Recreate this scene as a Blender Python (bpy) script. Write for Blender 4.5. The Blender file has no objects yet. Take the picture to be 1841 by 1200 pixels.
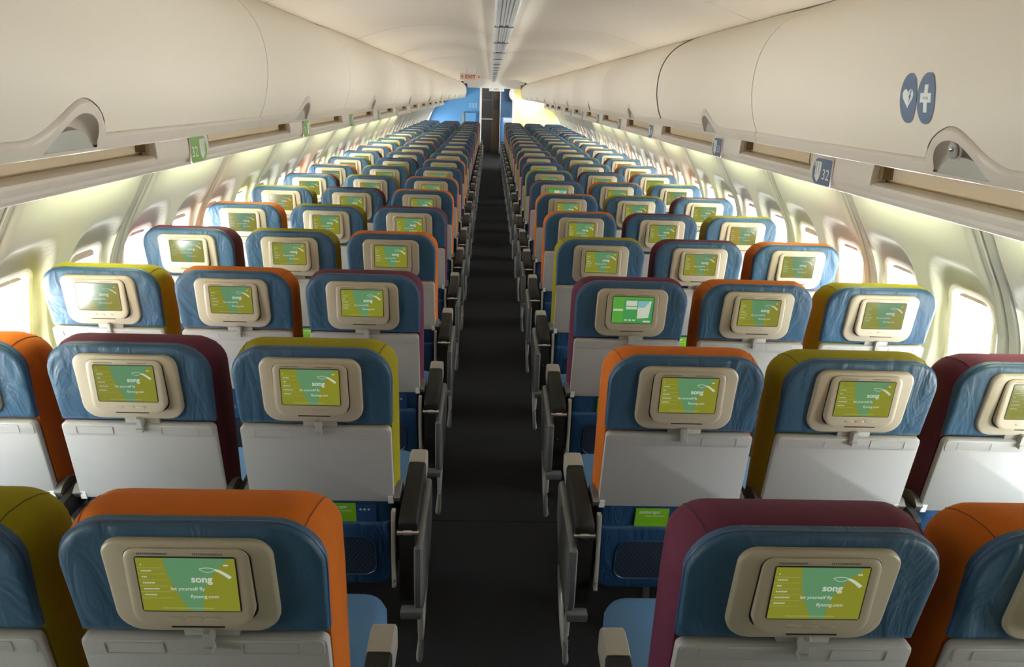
import bpy, bmesh, math, random
from math import sin, cos, pi, radians, sqrt, atan2
from mathutils import Vector, Matrix

random.seed(7)
scene = bpy.context.scene
COL = scene.collection

# ------------------------------------------------------------------ camera
FPX = 1341.85
YAW, PIT, ROL = .037, .3099, .0342
CAM = Vector((-.0434, 0.0, 1.742))
fwd = Vector((sin(YAW) * cos(PIT), cos(YAW) * cos(PIT), -sin(PIT)))
rgt = Vector((cos(YAW), -sin(YAW), 0))
upv = rgt.cross(fwd)
r2 = cos(ROL) * rgt + sin(ROL) * upv
u2 = -sin(ROL) * rgt + cos(ROL) * upv
cd = bpy.data.cameras.new('camera')
cd.sensor_width = 36.0
cd.sensor_fit = 'HORIZONTAL'
cd.lens = 36.0 * FPX / 1841.0
cd.clip_start = .02
cam = bpy.data.objects.new('camera', cd)
M = Matrix((r2, u2, -fwd)).transposed().to_4x4()
M.translation = CAM
cam.matrix_world = M
COL.objects.link(cam)
scene.camera = cam

# ------------------------------------------------------------------ world, exposure
world = bpy.data.worlds.new('world')
scene.world = world
world.use_nodes = True
wb = world.node_tree.nodes['Background']
# hazy sky above and sunlit pale concrete apron below the horizon; the sun stands off the right side,
# so the sky is smoothly brighter toward +X
SKY, APRON, SUNSIDE = 66.0, 74.0, .28
nt_ = world.node_tree
wtc = nt_.nodes.new('ShaderNodeTexCoord')
wsx = nt_.nodes.new('ShaderNodeSeparateXYZ')
wmr = nt_.nodes.new('ShaderNodeMapRange')
wmr.inputs['From Min'].default_value = -.02
wmr.inputs['From Max'].default_value = .02
wmx = nt_.nodes.new('ShaderNodeMix')
wmx.data_type = 'RGBA'
wmx.inputs['A'].default_value = (APRON, APRON * .975, APRON * .92, 1)
wmx.inputs['B'].default_value = (SKY * .93, SKY * .98, SKY * 1.03, 1)
wsd = nt_.nodes.new('ShaderNodeMath')
wsd.operation = 'MULTIPLY_ADD'
wsd.inputs[1].default_value = SUNSIDE
wsd.inputs[2].default_value = 1.0
nt_.links.new(wtc.outputs['Generated'], wsx.inputs[0])
nt_.links.new(wsx.outputs['Z'], wmr.inputs['Value'])
nt_.links.new(wmr.outputs[0], wmx.inputs['Factor'])
nt_.links.new(wmx.outputs['Result'], wb.inputs[0])
wsk = nt_.nodes.new('ShaderNodeMath')
wsk.operation = 'MULTIPLY'
nt_.links.new(wsx.outputs['X'], wsk.inputs[0])
nt_.links.new(wmr.outputs[0], wsk.inputs[1])
nt_.links.new(wsk.outputs[0], wsd.inputs[0])
nt_.links.new(wsd.outputs[0], wb.inputs[1])
vs = scene.view_settings
vs.view_transform = 'Standard'
vs.look = 'None'
vs.gamma = 1.0
vs.use_curve_mapping = False
vs.exposure = 0.0
cy = scene.cycles
cy.use_denoising = True
cy.max_bounces = 10
cy.diffuse_bounces = 6
cy.glossy_bounces = 3
cy.transparent_max_bounces = 6
cy.sample_clamp_indirect = 6
cy.caustics_reflective = False
cy.caustics_refractive = False

# ------------------------------------------------------------------ layout numbers
PITCH = .838
D1 = {-1: 1.060, 1: 1.055}
A0, SP = .507, .4826
NROW = 22
YB = 21.4            # bulkhead
YR = -.80            # rear end of the cabin shell
SXW, SXB = .05, .027
PAN0, PANP = {-1: 2.42, 1: 2.55}, 1.045   # wall panel seam and pitch

# ------------------------------------------------------------------ materials
MATS = {}

def mat(name, col, rough=.5, metal=0.0, bump=0.0, bscale=60.0, spec=.5, var=0.0, vscale=8.0, emit=None, estr=0.0, coat=0.0, wrinkle=0.0):
    if name in MATS:
        return MATS[name]
    m = bpy.data.materials.new(name)
    m.use_nodes = True
    nt = m.node_tree
    b = nt.nodes['Principled BSDF']
    b.inputs['Base Color'].default_value = (*col, 1)
    b.inputs['Roughness'].default_value = rough
    b.inputs['Metallic'].default_value = metal
    b.inputs['Specular IOR Level'].default_value = spec
    b.inputs['Coat Weight'].default_value = coat
    b.inputs['Coat Roughness'].default_value = .05
    if emit:
        b.inputs['Emission Color'].default_value = (*emit, 1)
        b.inputs['Emission Strength'].default_value = estr
    tc = None
    if var or bump or wrinkle:
        tc = nt.nodes.new('ShaderNodeTexCoord')
    if var:
        n = nt.nodes.new('ShaderNodeTexNoise')
        n.inputs['Scale'].default_value = vscale
        n.inputs['Detail'].default_value = 4
        nt.links.new(tc.outputs['Object'], n.inputs['Vector'])
        mx = nt.nodes.new('ShaderNodeMix')
        mx.data_type = 'RGBA'
        mx.inputs['A'].default_value = (*[c * (1 - var) for c in col], 1)
        mx.inputs['B'].default_value = (*[min(1, c * (1 + var)) for c in col], 1)
        nt.links.new(n.outputs['Fac'], mx.inputs['Factor'])
        nt.links.new(mx.outputs['Result'], b.inputs['Base Color'])
    prev = None
    for strength, sc, dist, rnd in ((wrinkle, 9.0, .02, True), (bump, bscale, .002, False)):
        if not strength:
            continue
        n = nt.nodes.new('ShaderNodeTexNoise')
        n.inputs['Scale'].default_value = sc
        n.inputs['Detail'].default_value = 3
        n.inputs['Distortion'].default_value = 1.2 if rnd else 0
        if rnd:   # folds run down the leather and differ from seat to seat
            oi = nt.nodes.new('ShaderNodeObjectInfo')
            mp = nt.nodes.new('ShaderNodeMapping')
            mp.inputs['Scale'].default_value = (1.6, 1.0, .7)
            va = nt.nodes.new('ShaderNodeVectorMath')
            va.operation = 'ADD'
            sc2 = nt.nodes.new('ShaderNodeMath')
            sc2.operation = 'MULTIPLY'
            sc2.inputs[1].default_value = 37.0
            nt.links.new(oi.outputs['Random'], sc2.inputs[0])
            nt.links.new(tc.outputs['Object'], va.inputs[0])
            nt.links.new(sc2.outputs[0], va.inputs[1])
            nt.links.new(va.outputs[0], mp.inputs['Vector'])
            nt.links.new(mp.outputs[0], n.inputs['Vector'])
        else:
            nt.links.new(tc.outputs['Object'], n.inputs['Vector'])
        bp = nt.nodes.new('ShaderNodeBump')
        bp.inputs['Strength'].default_value = strength
        bp.inputs['Distance'].default_value = dist
        nt.links.new(n.outputs['Fac'], bp.inputs['Height'])
        if prev:
            nt.links.new(prev.outputs[0], bp.inputs['Normal'])
        prev = bp
    if prev:
        nt.links.new(prev.outputs[0], b.inputs['Normal'])
    MATS[name] = m
    return m

def lin(r, g, b):
    return tuple(((c / 255 + .055) / 1.055) ** 2.4 if c > 10 else c / 255 / 12.92 for c in (r, g, b))

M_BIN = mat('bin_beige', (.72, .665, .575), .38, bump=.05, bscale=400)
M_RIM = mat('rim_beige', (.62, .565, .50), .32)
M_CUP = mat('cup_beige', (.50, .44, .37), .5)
M_HANDLE = mat('handle_grey_green', (.36, .37, .33), .35)
M_CEIL = mat('ceiling_beige', (.86, .79, .69), .5, bump=.03, bscale=300)
M_RAIL = mat('rail_white', (.72, .69, .64), .4)
M_RECESS = mat('recess_tan', (.60, .51, .37), .5)
M_BROWN = mat('brown_end', (.16, .11, .04), .6)
M_WALL = mat('wall_panel_cream', (.49, .495, .455), .5, bump=.05, bscale=200)
M_SEAM = mat('seam_grey', (.36, .37, .36), .5)
M_SLIT = mat('slit_dark', (.03, .03, .03), .8)
M_WFRAME = mat('window_frame_cream', (.74, .71, .66), .35)
M_SHADE = mat('shade_tan', (.62, .52, .44), .6)
M_CARPET = mat('carpet_charcoal', (.020, .020, .022), .95, bump=.9, bscale=260, spec=.1, var=.45, vscale=330)
M_LEATHER = mat('blue_leather', (.030, .078, .142), .48, bump=.12, bscale=500, spec=.32, wrinkle=.5)
M_POCKET = mat('pocket_blue_leather', (.018, .060, .150), .36, bump=.1, bscale=500, wrinkle=.5)
M_CUSH = mat('cushion_blue_fabric', (.045, .120, .235), .7, bump=.3, bscale=600)
M_COLOR = {
    'O': mat('orange_fabric', (.43, .105, .008), .8, bump=.35, bscale=900, spec=.2, var=.08, vscale=40),
    'Y': mat('olive_fabric', (.225, .195, .004), .8, bump=.35, bscale=900, spec=.2, var=.08, vscale=40),
    'P': mat('purple_fabric', (.090, .016, .040), .8, bump=.35, bscale=900, spec=.2, var=.08, vscale=40)}
CNAME = {'O': 'orange', 'Y': 'olive', 'P': 'purple'}
M_BEZEL = mat('bezel_beige', (.40, .355, .27), .42, bump=.06, bscale=700)
M_GROOVE = mat('groove_black', (.008, .008, .008), .6)
M_TRAY = mat('tray_grey', (.36, .357, .35), .5, bump=.06, bscale=700)
M_LATCH = mat('latch_grey', (.33, .32, .30), .4)
M_ARM = mat('arm_plastic_grey', (.13, .125, .12), .45)
M_PAD = mat('armrest_black', (.010, .009, .008), .6, spec=.25, bump=.2, bscale=500)
M_CAP = mat('armrest_cap_grey', (.27, .255, .22), .45)
M_SHELL = mat('armrest_shell_grey', (.12, .124, .126), .4)
M_CHROME = mat('chrome', (.62, .62, .60), .25, metal=1.0)
M_LEG = mat('leg_metal', (.10, .10, .10), .4, metal=.6)
M_NET = mat('net_black', (.010, .016, .020), .8)
M_ALU = mat('track_aluminium', (.66, .67, .68), .35, metal=.45)
M_ALUD = mat('track_slot', (.10, .10, .11), .5, metal=.5)
M_WHITE = mat('sign_white', (.75, .80, .78), .5)
M_SGREEN = mat('sign_green', (.20, .40, .13), .5)
M_SBLUE = mat('sign_blue_grey', (.105, .155, .26), .5)
M_CARDG = mat('card_green', (.19, .48, .015), .45)
M_CARDB = mat('card_blue', (.02, .06, .17), .45)
M_BULKB = mat('bulkhead_blue', (.085, .27, .56), .5, bump=.05, bscale=300)
M_BULKY = mat('bulkhead_yellow', (.78, .70, .26), .5, bump=.05, bscale=300)
M_TRIM = mat('trim_white', (.78, .78, .77), .4)
M_GALLEY = mat('galley_brown', (.014, .009, .005), .5, var=.4, vscale=3)
M_GALLEY2 = mat('galley_tan', (.07, .035, .012), .5, var=.3, vscale=5)
M_DKBLUE = mat('divider_dark_blue', (.035, .085, .16), .6)
M_EXITBG = mat('exit_sign_face', (.75, .66, .55), .5)
M_RED = mat('exit_red', (.35, .03, .02), .5)

def emis(name, col, strength, rough=.12, base=.01):
    return mat(name, (base, base, base), rough, emit=col, estr=strength, spec=.6)

SY, ST, SW = .55, .58, .62
M_SCR_Y = emis('screen_olive', lin(162, 166, 50), SY)
M_SCR_T = emis('screen_teal', lin(112, 168, 118), ST)
M_SCR_W = emis('screen_white', lin(226, 236, 214), SW)
M_SCR_F = emis('screen_faint', lin(196, 206, 120), SY)
M_SCR_G = emis('screen_green', lin(70, 178, 96), ST)
M_SCR_L = emis('screen_lime', lin(96, 190, 76), ST)
M_SCR_B = emis('screen_map_blue', lin(150, 210, 215), ST)

def glass():
    m = bpy.data.materials.new('window_glass')
    m.use_nodes = True
    nt = m.node_tree
    nt.nodes.remove(nt.nodes['Principled BSDF'])
    out = nt.nodes['Material Output']
    t = nt.nodes.new('ShaderNodeBsdfTransparent')
    t.inputs[0].default_value = (.94, .95, .95, 1)
    g = nt.nodes.new('ShaderNodeBsdfGlossy')
    g.inputs['Roughness'].default_value = .03
    mx = nt.nodes.new('ShaderNodeMixShader')
    mx.inputs[0].default_value = .05
    nt.links.new(t.outputs[0], mx.inputs[1])
    nt.links.new(g.outputs[0], mx.inputs[2])
    nt.links.new(mx.outputs[0], out.inputs[0])
    return m
M_GLASS = glass()

# ------------------------------------------------------------------ mesh helpers
class MB:
    """collects vertices and faces for one mesh"""
    def __init__(self):
        self.v, self.f, self.m = [], [], []

    def add(self, verts, faces, mi=0):
        o = len(self.v)
        self.v += [tuple(p) for p in verts]
        self.f += [tuple(i + o for i in f) for f in faces]
        self.m += [mi] * len(faces)
        return self

    def box(self, x0, x1, y0, y1, z0, z1, mi=0, fn=None):
        vs = [(x, y, z) for x in (x0, x1) for y in (y0, y1) for z in (z0, z1)]
        if fn:
            vs = [fn(*p) for p in vs]
        return self.add(vs, [(0, 1, 3, 2), (4, 6, 7, 5), (0, 4, 5, 1), (2, 3, 7, 6), (0, 2, 6, 4), (1, 5, 7, 3)], mi)

    def loft(self, rings, mi=0, cap0=True, cap1=True, closed=True):
        n = len(rings[0])
        vs = [p for r in rings for p in r]
        fs = []
        for k in range(len(rings) - 1):
            for i in range(n if closed else n - 1):
                j = (i + 1) % n
                fs.append((k * n + i, k * n + j, (k + 1) * n + j, (k + 1) * n + i))
        if cap0:
            fs.append(tuple(range(n))[::-1])
        if cap1:
            fs.append(tuple(range((len(rings) - 1) * n, len(rings) * n)))
        return self.add(vs, fs, mi)

    def grid(self, rows, mi=0, skip=None):
        n = len(rows[0])
        vs = [p for r in rows for p in r]
        fs = []
        for k in range(len(rows) - 1):
            for i in range(n - 1):
                if skip and skip(k, i):
                    continue
                fs.append((k * n + i, k * n + i + 1, (k + 1) * n + i + 1, (k + 1) * n + i))
        return self.add(vs, fs, mi)

    def tube(self, pts, r, n=8, mi=0):
        pts = [Vector(p) for p in pts]
        rings = []
        for i, p in enumerate(pts):
            d = (pts[min(i + 1, len(pts) - 1)] - pts[max(i - 1, 0)]).normalized()
            a = d.cross(Vector((0, 0, 1)))
            if a.length < .05:
                a = d.cross(Vector((1, 0, 0)))
            a.normalize()
            b = d.cross(a)
            rings.append([p + r * (cos(2 * pi * k / n) * a + sin(2 * pi * k / n) * b) for k in range(n)])
        return self.loft(rings, mi)

    def data(self, name, mats, angle=40, bevel=0):
        me = bpy.data.meshes.new(name)
        me.from_pydata(self.v, [], self.f)
        for m in (mats if isinstance(mats, (list, tuple)) else [mats]):
            me.materials.append(m)
        me.polygons.foreach_set('material_index', self.m)
        bm = bmesh.new()
        bm.from_mesh(me)
        bmesh.ops.remove_doubles(bm, verts=bm.verts, dist=1e-6)
        bmesh.ops.recalc_face_normals(bm, faces=bm.faces)
        if bevel:
            es = [e for e in bm.edges if len(e.link_faces) == 2 and e.calc_face_angle(0) > radians(50)]
            bmesh.ops.bevel(bm, geom=es, offset=bevel, segments=2, affect='EDGES', profile=.6)
        bm.to_mesh(me)
        bm.free()
        me.polygons.foreach_set('use_smooth', [True] * len(me.polygons))
        me.set_sharp_from_angle(angle=radians(angle))
        me.update()
        return me

def ob(name, data, parent=None, loc=None):
    o = bpy.data.objects.new(name, data)
    COL.objects.link(o)
    if parent:
        o.parent = parent
    if loc:
        o.location = loc
    return o

def thing(name, label, cat, loc=(0, 0, 0), group=None, data=None):
    o = ob(name, data, None, loc)
    o['label'] = label
    o['category'] = cat
    if group:
        o['group'] = group
    return o

def struct(name, data=None, label=None, loc=None):
    o = ob(name, data, None, loc)
    o['kind'] = 'structure'
    if label:
        o['label'] = label
    return o

def rrect(w, h, r, n=5, cx=0, cy=0, radii=None):
    """counter-clockwise rounded rectangle; radii = (top right, top left, bottom left, bottom right)"""
    rr = radii or (r, r, r, r)
    out = []
    for (sx, sy, a0), q in zip(((1, 1, 0), (-1, 1, 90), (-1, -1, 180), (1, -1, 270)), rr):
        q = max(min(q, w / 2 - 1e-4, h / 2 - 1e-4), 1e-4)
        for k in range(n + 1):
            a = radians(a0 + 90 * k / n)
            out.append((cx + sx * (w / 2 - q) + q * cos(a), cy + sy * (h / 2 - q) + q * sin(a)))
    return out

def catmull(P, n):
    out = []
    for i in range(len(P) - 1):
        p0, p1, p2, p3 = P[max(i - 1, 0)], P[i], P[i + 1], P[min(i + 2, len(P) - 1)]
        for k in range(n):
            t = k / n
            out.append(tuple(.5 * (2 * b + (c - a) * t + (2 * a - 5 * b + 4 * c - d) * t * t + (3 * b - a - 3 * c + d) * t ** 3)
                             for a, b, c, d in zip(p0, p1, p2, p3)))
    out.append(tuple(P[-1]))
    return out

def interp(xs, ys, x):
    if x <= xs[0]:
        return ys[0]
    for i in range(len(xs) - 1):
        if x <= xs[i + 1]:
            t = (x - xs[i]) / (xs[i + 1] - xs[i])
            return ys[i] + t * (ys[i + 1] - ys[i])
    return ys[-1]

def smooth(t):
    t = max(0, min(1, t))
    return t * t * (3 - 2 * t)

TEXT = {}

def text2d(s, size=1.0, bold=0.0):
    """flat triangulated lettering: (verts2d, faces, width)"""
    key = (s, bold)
    if key not in TEXT:
        c = bpy.data.curves.new('lettering', 'FONT')
        c.body = s
        c.resolution_u = 3
        c.offset = bold
        o = bpy.data.objects.new('lettering', c)
        COL.objects.link(o)
        dg = bpy.context.evaluated_depsgraph_get()
        dg.update()
        me = bpy.data.meshes.new_from_object(o.evaluated_get(dg))
        vs = [(v.co.x, v.co.y) for v in me.vertices]
        fs = [tuple(p.vertices) for p in me.polygons]
        bpy.data.objects.remove(o)
        bpy.data.curves.remove(c)
        bpy.data.meshes.remove(me)
        x0 = min(v[0] for v in vs)
        x1 = max(v[0] for v in vs)
        TEXT[key] = ([(a - x0, b) for a, b in vs], fs, x1 - x0)
    vs, fs, w = TEXT[key]
    return [(a * size, b * size) for a, b in vs], fs, w * size

# lettering is evaluated first, while the scene is still empty
for s, b in (('song', .03), ('let yourself fly', .01), ('flysong.com', .01), ('EXIT', .02), ('passenger', .012), ('safety information', .0)):
    text2d(s, 1, b)
for k in range(18, 34):
    text2d(str(k), 1, .0)

# ------------------------------------------------------------------ setting: floor
fl = struct('floor')
mb = MB().box(-1.85, 1.95, YR, 27.0, -.06, -.012)
ob('floor_base', mb.data('floor_base', M_SLIT), fl)
for a, b in ((YR, 2.793), (2.799, 12.4), (12.406, 27.0)):
    mb = MB().box(-1.85, 1.95, a, b, -.012, 0)
    ob('carpet', mb.data('carpet', M_CARPET), fl)

# ------------------------------------------------------------------ setting: side walls with windows
WP = [(1.56, 0.0), (1.66, .16), (1.745, .35), (1.80, .55), (1.828, .75), (1.82, .90), (1.793, 1.0), (1.737, 1.13), (1.668, 1.25), (1.60, 1.37), (1.50, 1.50), (1.44, 1.58)]
WPF = catmull(WP, 8)
WZ = [p[1] for p in WPF]
WX = [p[0] for p in WPF]

def wallx(z):
    return interp(WZ, WX, z)

WINC = (-.265, .265)      # window centres from panel centre
WZC = .872

def sdrr(x, y, hw, hh, r):
    qx, qy = abs(x) - hw + r, abs(y) - hh + r
    return sqrt(max(qx, 0) ** 2 + max(qy, 0) ** 2) + min(max(qx, qy), 0) - r

def panel_off(y, z):
    """outboard offset of the panel face; y from panel centre"""
    d = 0
    for c in WINC:
        s = sdrr(y - c, z - .86, .205, .317, .13)
        d = max(d, .042 * smooth(-s / .035))
    e = PANP / 2 - abs(y)
    d = max(d, .022 * (1 - smooth((e - .045) / .04)))
    return d

def wpos(side, y, z, off):
    return (SXW + side * (wallx(z) + off), y, z)

def panel_data(side, plain=False):
    mb = MB()
    ny, nz = 64, 84
    ys = [-PANP / 2 + PANP * i / ny for i in range(ny + 1)]
    zs = [1.58 * k / nz for k in range(nz + 1)]
    rows = [[wpos(side, y, z, 0.0 if plain else panel_off(y, z)) for y in ys] for z in zs]

    def skip(k, i):
        y, z = (ys[i] + ys[i + 1]) / 2, (zs[k] + zs[k + 1]) / 2
        return not plain and any(sdrr(y - c, z - WZC, .138, .183, .075) < 0 for c in WINC)
    mb.grid(rows, skip=skip)
    return mb.data('wall_panel', M_WALL, angle=60)

def seam_data(side):
    mb = MB()
    zs = [1.58 * k / 40 for k in range(41)]
    sec = [(-.055, .026), (-.045, .010), (-.012, .006), (-.004, .030), (.004, .030), (.012, .006), (.045, .010), (.055, .026)]
    rows = [[wpos(side, y, z, o) for y, o in sec] for z in zs]
    mb.grid(rows)
    for i, f in enumerate(mb.f):
        if i % 7 == 3:
            mb.m[i] = 1
    return mb.data('seam_strip', [M_SEAM, M_SLIT], angle=25)

def frame_data(side):
    mb = MB()
    n = 8
    secs = [(.158, .205, .085, .0445), (.150, .197, .080, .036), (.132, .178, .070, .038), (.122, .168, .062, .050), (.118, .164, .060, .085)]
    rings = [[wpos(side, y, z + WZC, o) for y, z in rrect(2 * a, 2 * b, r, n)] for a, b, r, o in secs]
    mb.loft(rings, cap0=False, cap1=False)
    return mb.data('window_frame', M_WFRAME, angle=35)

def pane_data(side):
    mb = MB()
    r = [wpos(side, y, z + WZC, .080) for y, z in rrect(.250, .342, .062, 6)]
    r2_ = [wpos(side, y, z + WZC, .083) for y, z in rrect(.250, .342, .062, 6)]
    mb.loft([r, r2_])
    return mb.data('window_pane', M_GLASS)

def shade_data(side, h):
    mb = MB()
    r = []
    for o in (.054, .058):
        top = [(y, z) for y, z in rrect(.238, .330, .06, 6) if z >= .165 - h]
        pts = [(.119, .165 - h)] + top + [(-.119, .165 - h)]
        r.append([wpos(side, y, z + WZC, o) for y, z in pts])
    mb.loft(r)
    return mb.data('window_shade', M_SHADE)

def outer_band(side):
    """skin outside the panel joints so no daylight leaks in above and below the windows"""
    mb = MB()
    for z0, z1 in ((-.06, .60), (1.14, 1.60)):
        zs = [z0 + (z1 - z0) * k / 10 for k in range(11)]
        mb.grid([[wpos(side, y, max(z, 0) if z < 1.58 else z, .13) for y in (YR, YB)] for z in zs])
    return mb.data('outer_skin', M_SEAM)

wn = 0
for side, nm in ((-1, 'wall_left'), (1, 'wall_right')):
    root = struct(nm)
    ppd = panel_data(side, True)
    pd, sd_, fd, gd = panel_data(side), seam_data(side), frame_data(side), pane_data(side)
    shd = {h: shade_data(side, h) for h in (.018, .026, .036)}
    ob('outer_skin', outer_band(side), root)
    ks = [k for k in range(-30, 40) if YR < PAN0[side] + k * PANP < YB]
    for k in range(min(ks) - 1, max(ks) + 1):
        yc = PAN0[side] + (k + .5) * PANP
        plain = yc < .3 or yc > YB - .3          # end panels left windowless to dim the rear row and the front galley
        ob('wall_panel', ppd if plain else pd, root, (0, yc, 0))
        ob('seam_strip', sd_, root, (0, yc + PANP / 2, 0))
        for c in (() if plain else WINC):
            wn += 1
            w = struct('window_%d' % wn, None, None, (0, yc + c, 0))
            ob('window_frame', fd, w)
            ob('pane', gd, w)
            ob('window_shade', shd[random.choice((.018, .018, .026, .026, .036)) if yc < 14 else .018], w)
            # daylight portal in the opening
            pl = bpy.data.lights.new('window_daylight', 'AREA')
            pl.shape = 'RECTANGLE'
            pl.size, pl.size_y = .24, .33
            pl.cycles.is_portal = True
            po = bpy.data.objects.new('window_daylight', pl)
            po.location = (SXW + side * (wallx(WZC) + .095), yc + c, WZC)
            po.rotation_euler = (0, side * pi / 2, 0)   # local -Z points into the cabin
            po.rotation_euler = Vector((-side, 0, 0)).to_track_quat('-Z', 'Y').to_euler()
            pl.size, pl.size_y = .24, .33
            COL.objects.link(po)
        # wall-wash lamp tucked behind the service rail
        if yc < 12.6:
            al = bpy.data.lights.new('wall_wash_lamp', 'AREA')
            al.shape = 'RECTANGLE'
            al.size, al.size_y = .72, .03
            al.energy = 7.0
            al.color = (.96, 1.0, .62)
            ao = bpy.data.objects.new('wall_wash_lamp', al)
            ao.location = (SXW + side * 1.487, yc, 1.470)
            q = Vector((side * .55, 0, -1)).to_track_quat('-Z', 'Y')
            # long axis along the cabin
            ao.rotation_mode = 'QUATERNION'
            zax = -Vector((side * .55, 0, -1)).normalized()
            xax = Vector((0, 1, 0))
            yax = zax.cross(xax)
            ao.rotation_quaternion = Matrix((xax, yax, zax)).transposed().to_quaternion()
            COL.objects.link(ao)

# ------------------------------------------------------------------ setting: ceiling
CP = [(.905, 2.030), (.86, 2.045), (.74, 2.085), (.58, 2.118), (.40, 2.128), (.24, 2.115), (.11, 2.092), (.030, 2.075)]
CPF = catmull(CP, 5)
ce = struct('ceiling')
mb = MB()
mb.grid([[(SXB + x, y, 2.17) for x in (-1.0, 1.0)] for y in (YR, YB + .3)])
ob('ceiling_backing', mb.data('ceiling_backing', M_SLIT), ce)
ceil_seams = [YR, .9, 2.98, 4.9, 6.9, 8.9, 10.9, 12.9, 14.9, 16.9, 18.9, 20.3, YB + .3]
for a, b in zip(ceil_seams[:-1], ceil_seams[1:]):
    for side in (-1, 1):
        mb = MB()
        g = .006 if (abs(a - 2.98) < .01 and side > 0) else .002
        g2 = .006 if (abs(b - 2.98) < .01 and side > 0) else .002
        ys = [a + g, a + g + .004, (a + b) / 2, b - g2 - .004, b - g2]
        dz = [.010, 0, 0, 0, .010]
        rows = [[(SXB + side * x, y, z + d) for x, z in CPF] for y, d in zip(ys, dz)]
        mb.grid(rows)
        ob('ceiling_panel', mb.data('ceiling_panel', M_CEIL, angle=60), ce)

# aluminium lighting track along the ceiling
tr = thing('ceiling_track', 'silver aluminium track running along the middle of the ceiling', 'ceiling track', (0, 0, 0))
XT = .012
mb = MB()
sec = [(-.048, 2.085), (-.048, 2.062), (-.040, 2.056), (-.024, 2.056), (-.022, 2.070), (-.006, 2.070), (-.004, 2.058), (.004, 2.058), (.006, 2.070), (.022, 2.070), (.024, 2.056), (.040, 2.056), (.048, 2.062), (.048, 2.085)]
mb.grid([[(XT + x, y, z) for x, z in sec] for y in (YR, YB - .4)])
ob('track_channel', mb.data('track_channel', M_ALU, angle=20), tr)
for i in range(18):
    y = .3 + i * 1.21
    mb = MB().box(XT - .046, XT + .046, y, y + .012, 2.052, 2.060)
    ob('track_joint', mb.data('track_joint', M_ALUD), tr)
    for x in (-.014, .014):
        mb = MB().box(XT + x - .007, XT + x + .007, y + .05, y + 1.17, 2.060, 2.070)
        ob('track_insert', mb.data('track_insert', M_ALU, bevel=.002), tr)

# ------------------------------------------------------------------ overhead bins
BP = catmull([(.787, 1.620), (.772, 1.650), (.757, 1.684), (.744, 1.735), (.738, 1.79), (.742, 1.85), (.757, 1.905), (.785, 1.952), (.825, 1.990), (.890, 2.025)], 6)
BS = [0.0]
for p, q in zip(BP[:-1], BP[1:]):
    BS.append(BS[-1] + math.hypot(q[0] - p[0], q[1] - p[1]))
STOT = BS[-1]

def bpos(side, y, s, off=0.0):
    s = max(0, min(STOT, s))
    h, z = interp(BS, [p[0] for p in BP], s), interp(BS, [p[1] for p in BP], s)
    e = .004
    h2, z2 = interp(BS, [p[0] for p in BP], min(s + e, STOT)), interp(BS, [p[1] for p in BP], min(s + e, STOT))
    h1, z1 = interp(BS, [p[0] for p in BP], max(s - e, 0)), interp(BS, [p[1] for p in BP], max(s - e, 0))
    t = Vector((h2 - h1, z2 - z1)).normalized()
    return (SXB + side * (h - t.y * off), y, z + t.x * off)

BAND = .036

def hump_out(d):
    """band top (arc length) at distance d forward of the latch centre: steep forward, long sweep aft"""
    if d >= 0:
        t = min(1, d / .098)
        return BAND + .066 * (sqrt(max(0, 1 - t ** 2.4)) * .75 + .25 * (1 - smooth(t)))
    t = min(1, -d / .150)
    return BAND + .066 * (1 - smooth(t ** .92))

def hump_in(d):
    """top of the latch opening; none outside -.085 .. .072"""
    if d >= 0:
        t = d / .074
        return .012 + .066 * sqrt(max(0, 1 - t ** 2.2)) if t < 1 else None
    t = -d / .088
    return .012 + .066 * (1 - t ** 1.9) if t < 1 else None

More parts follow.
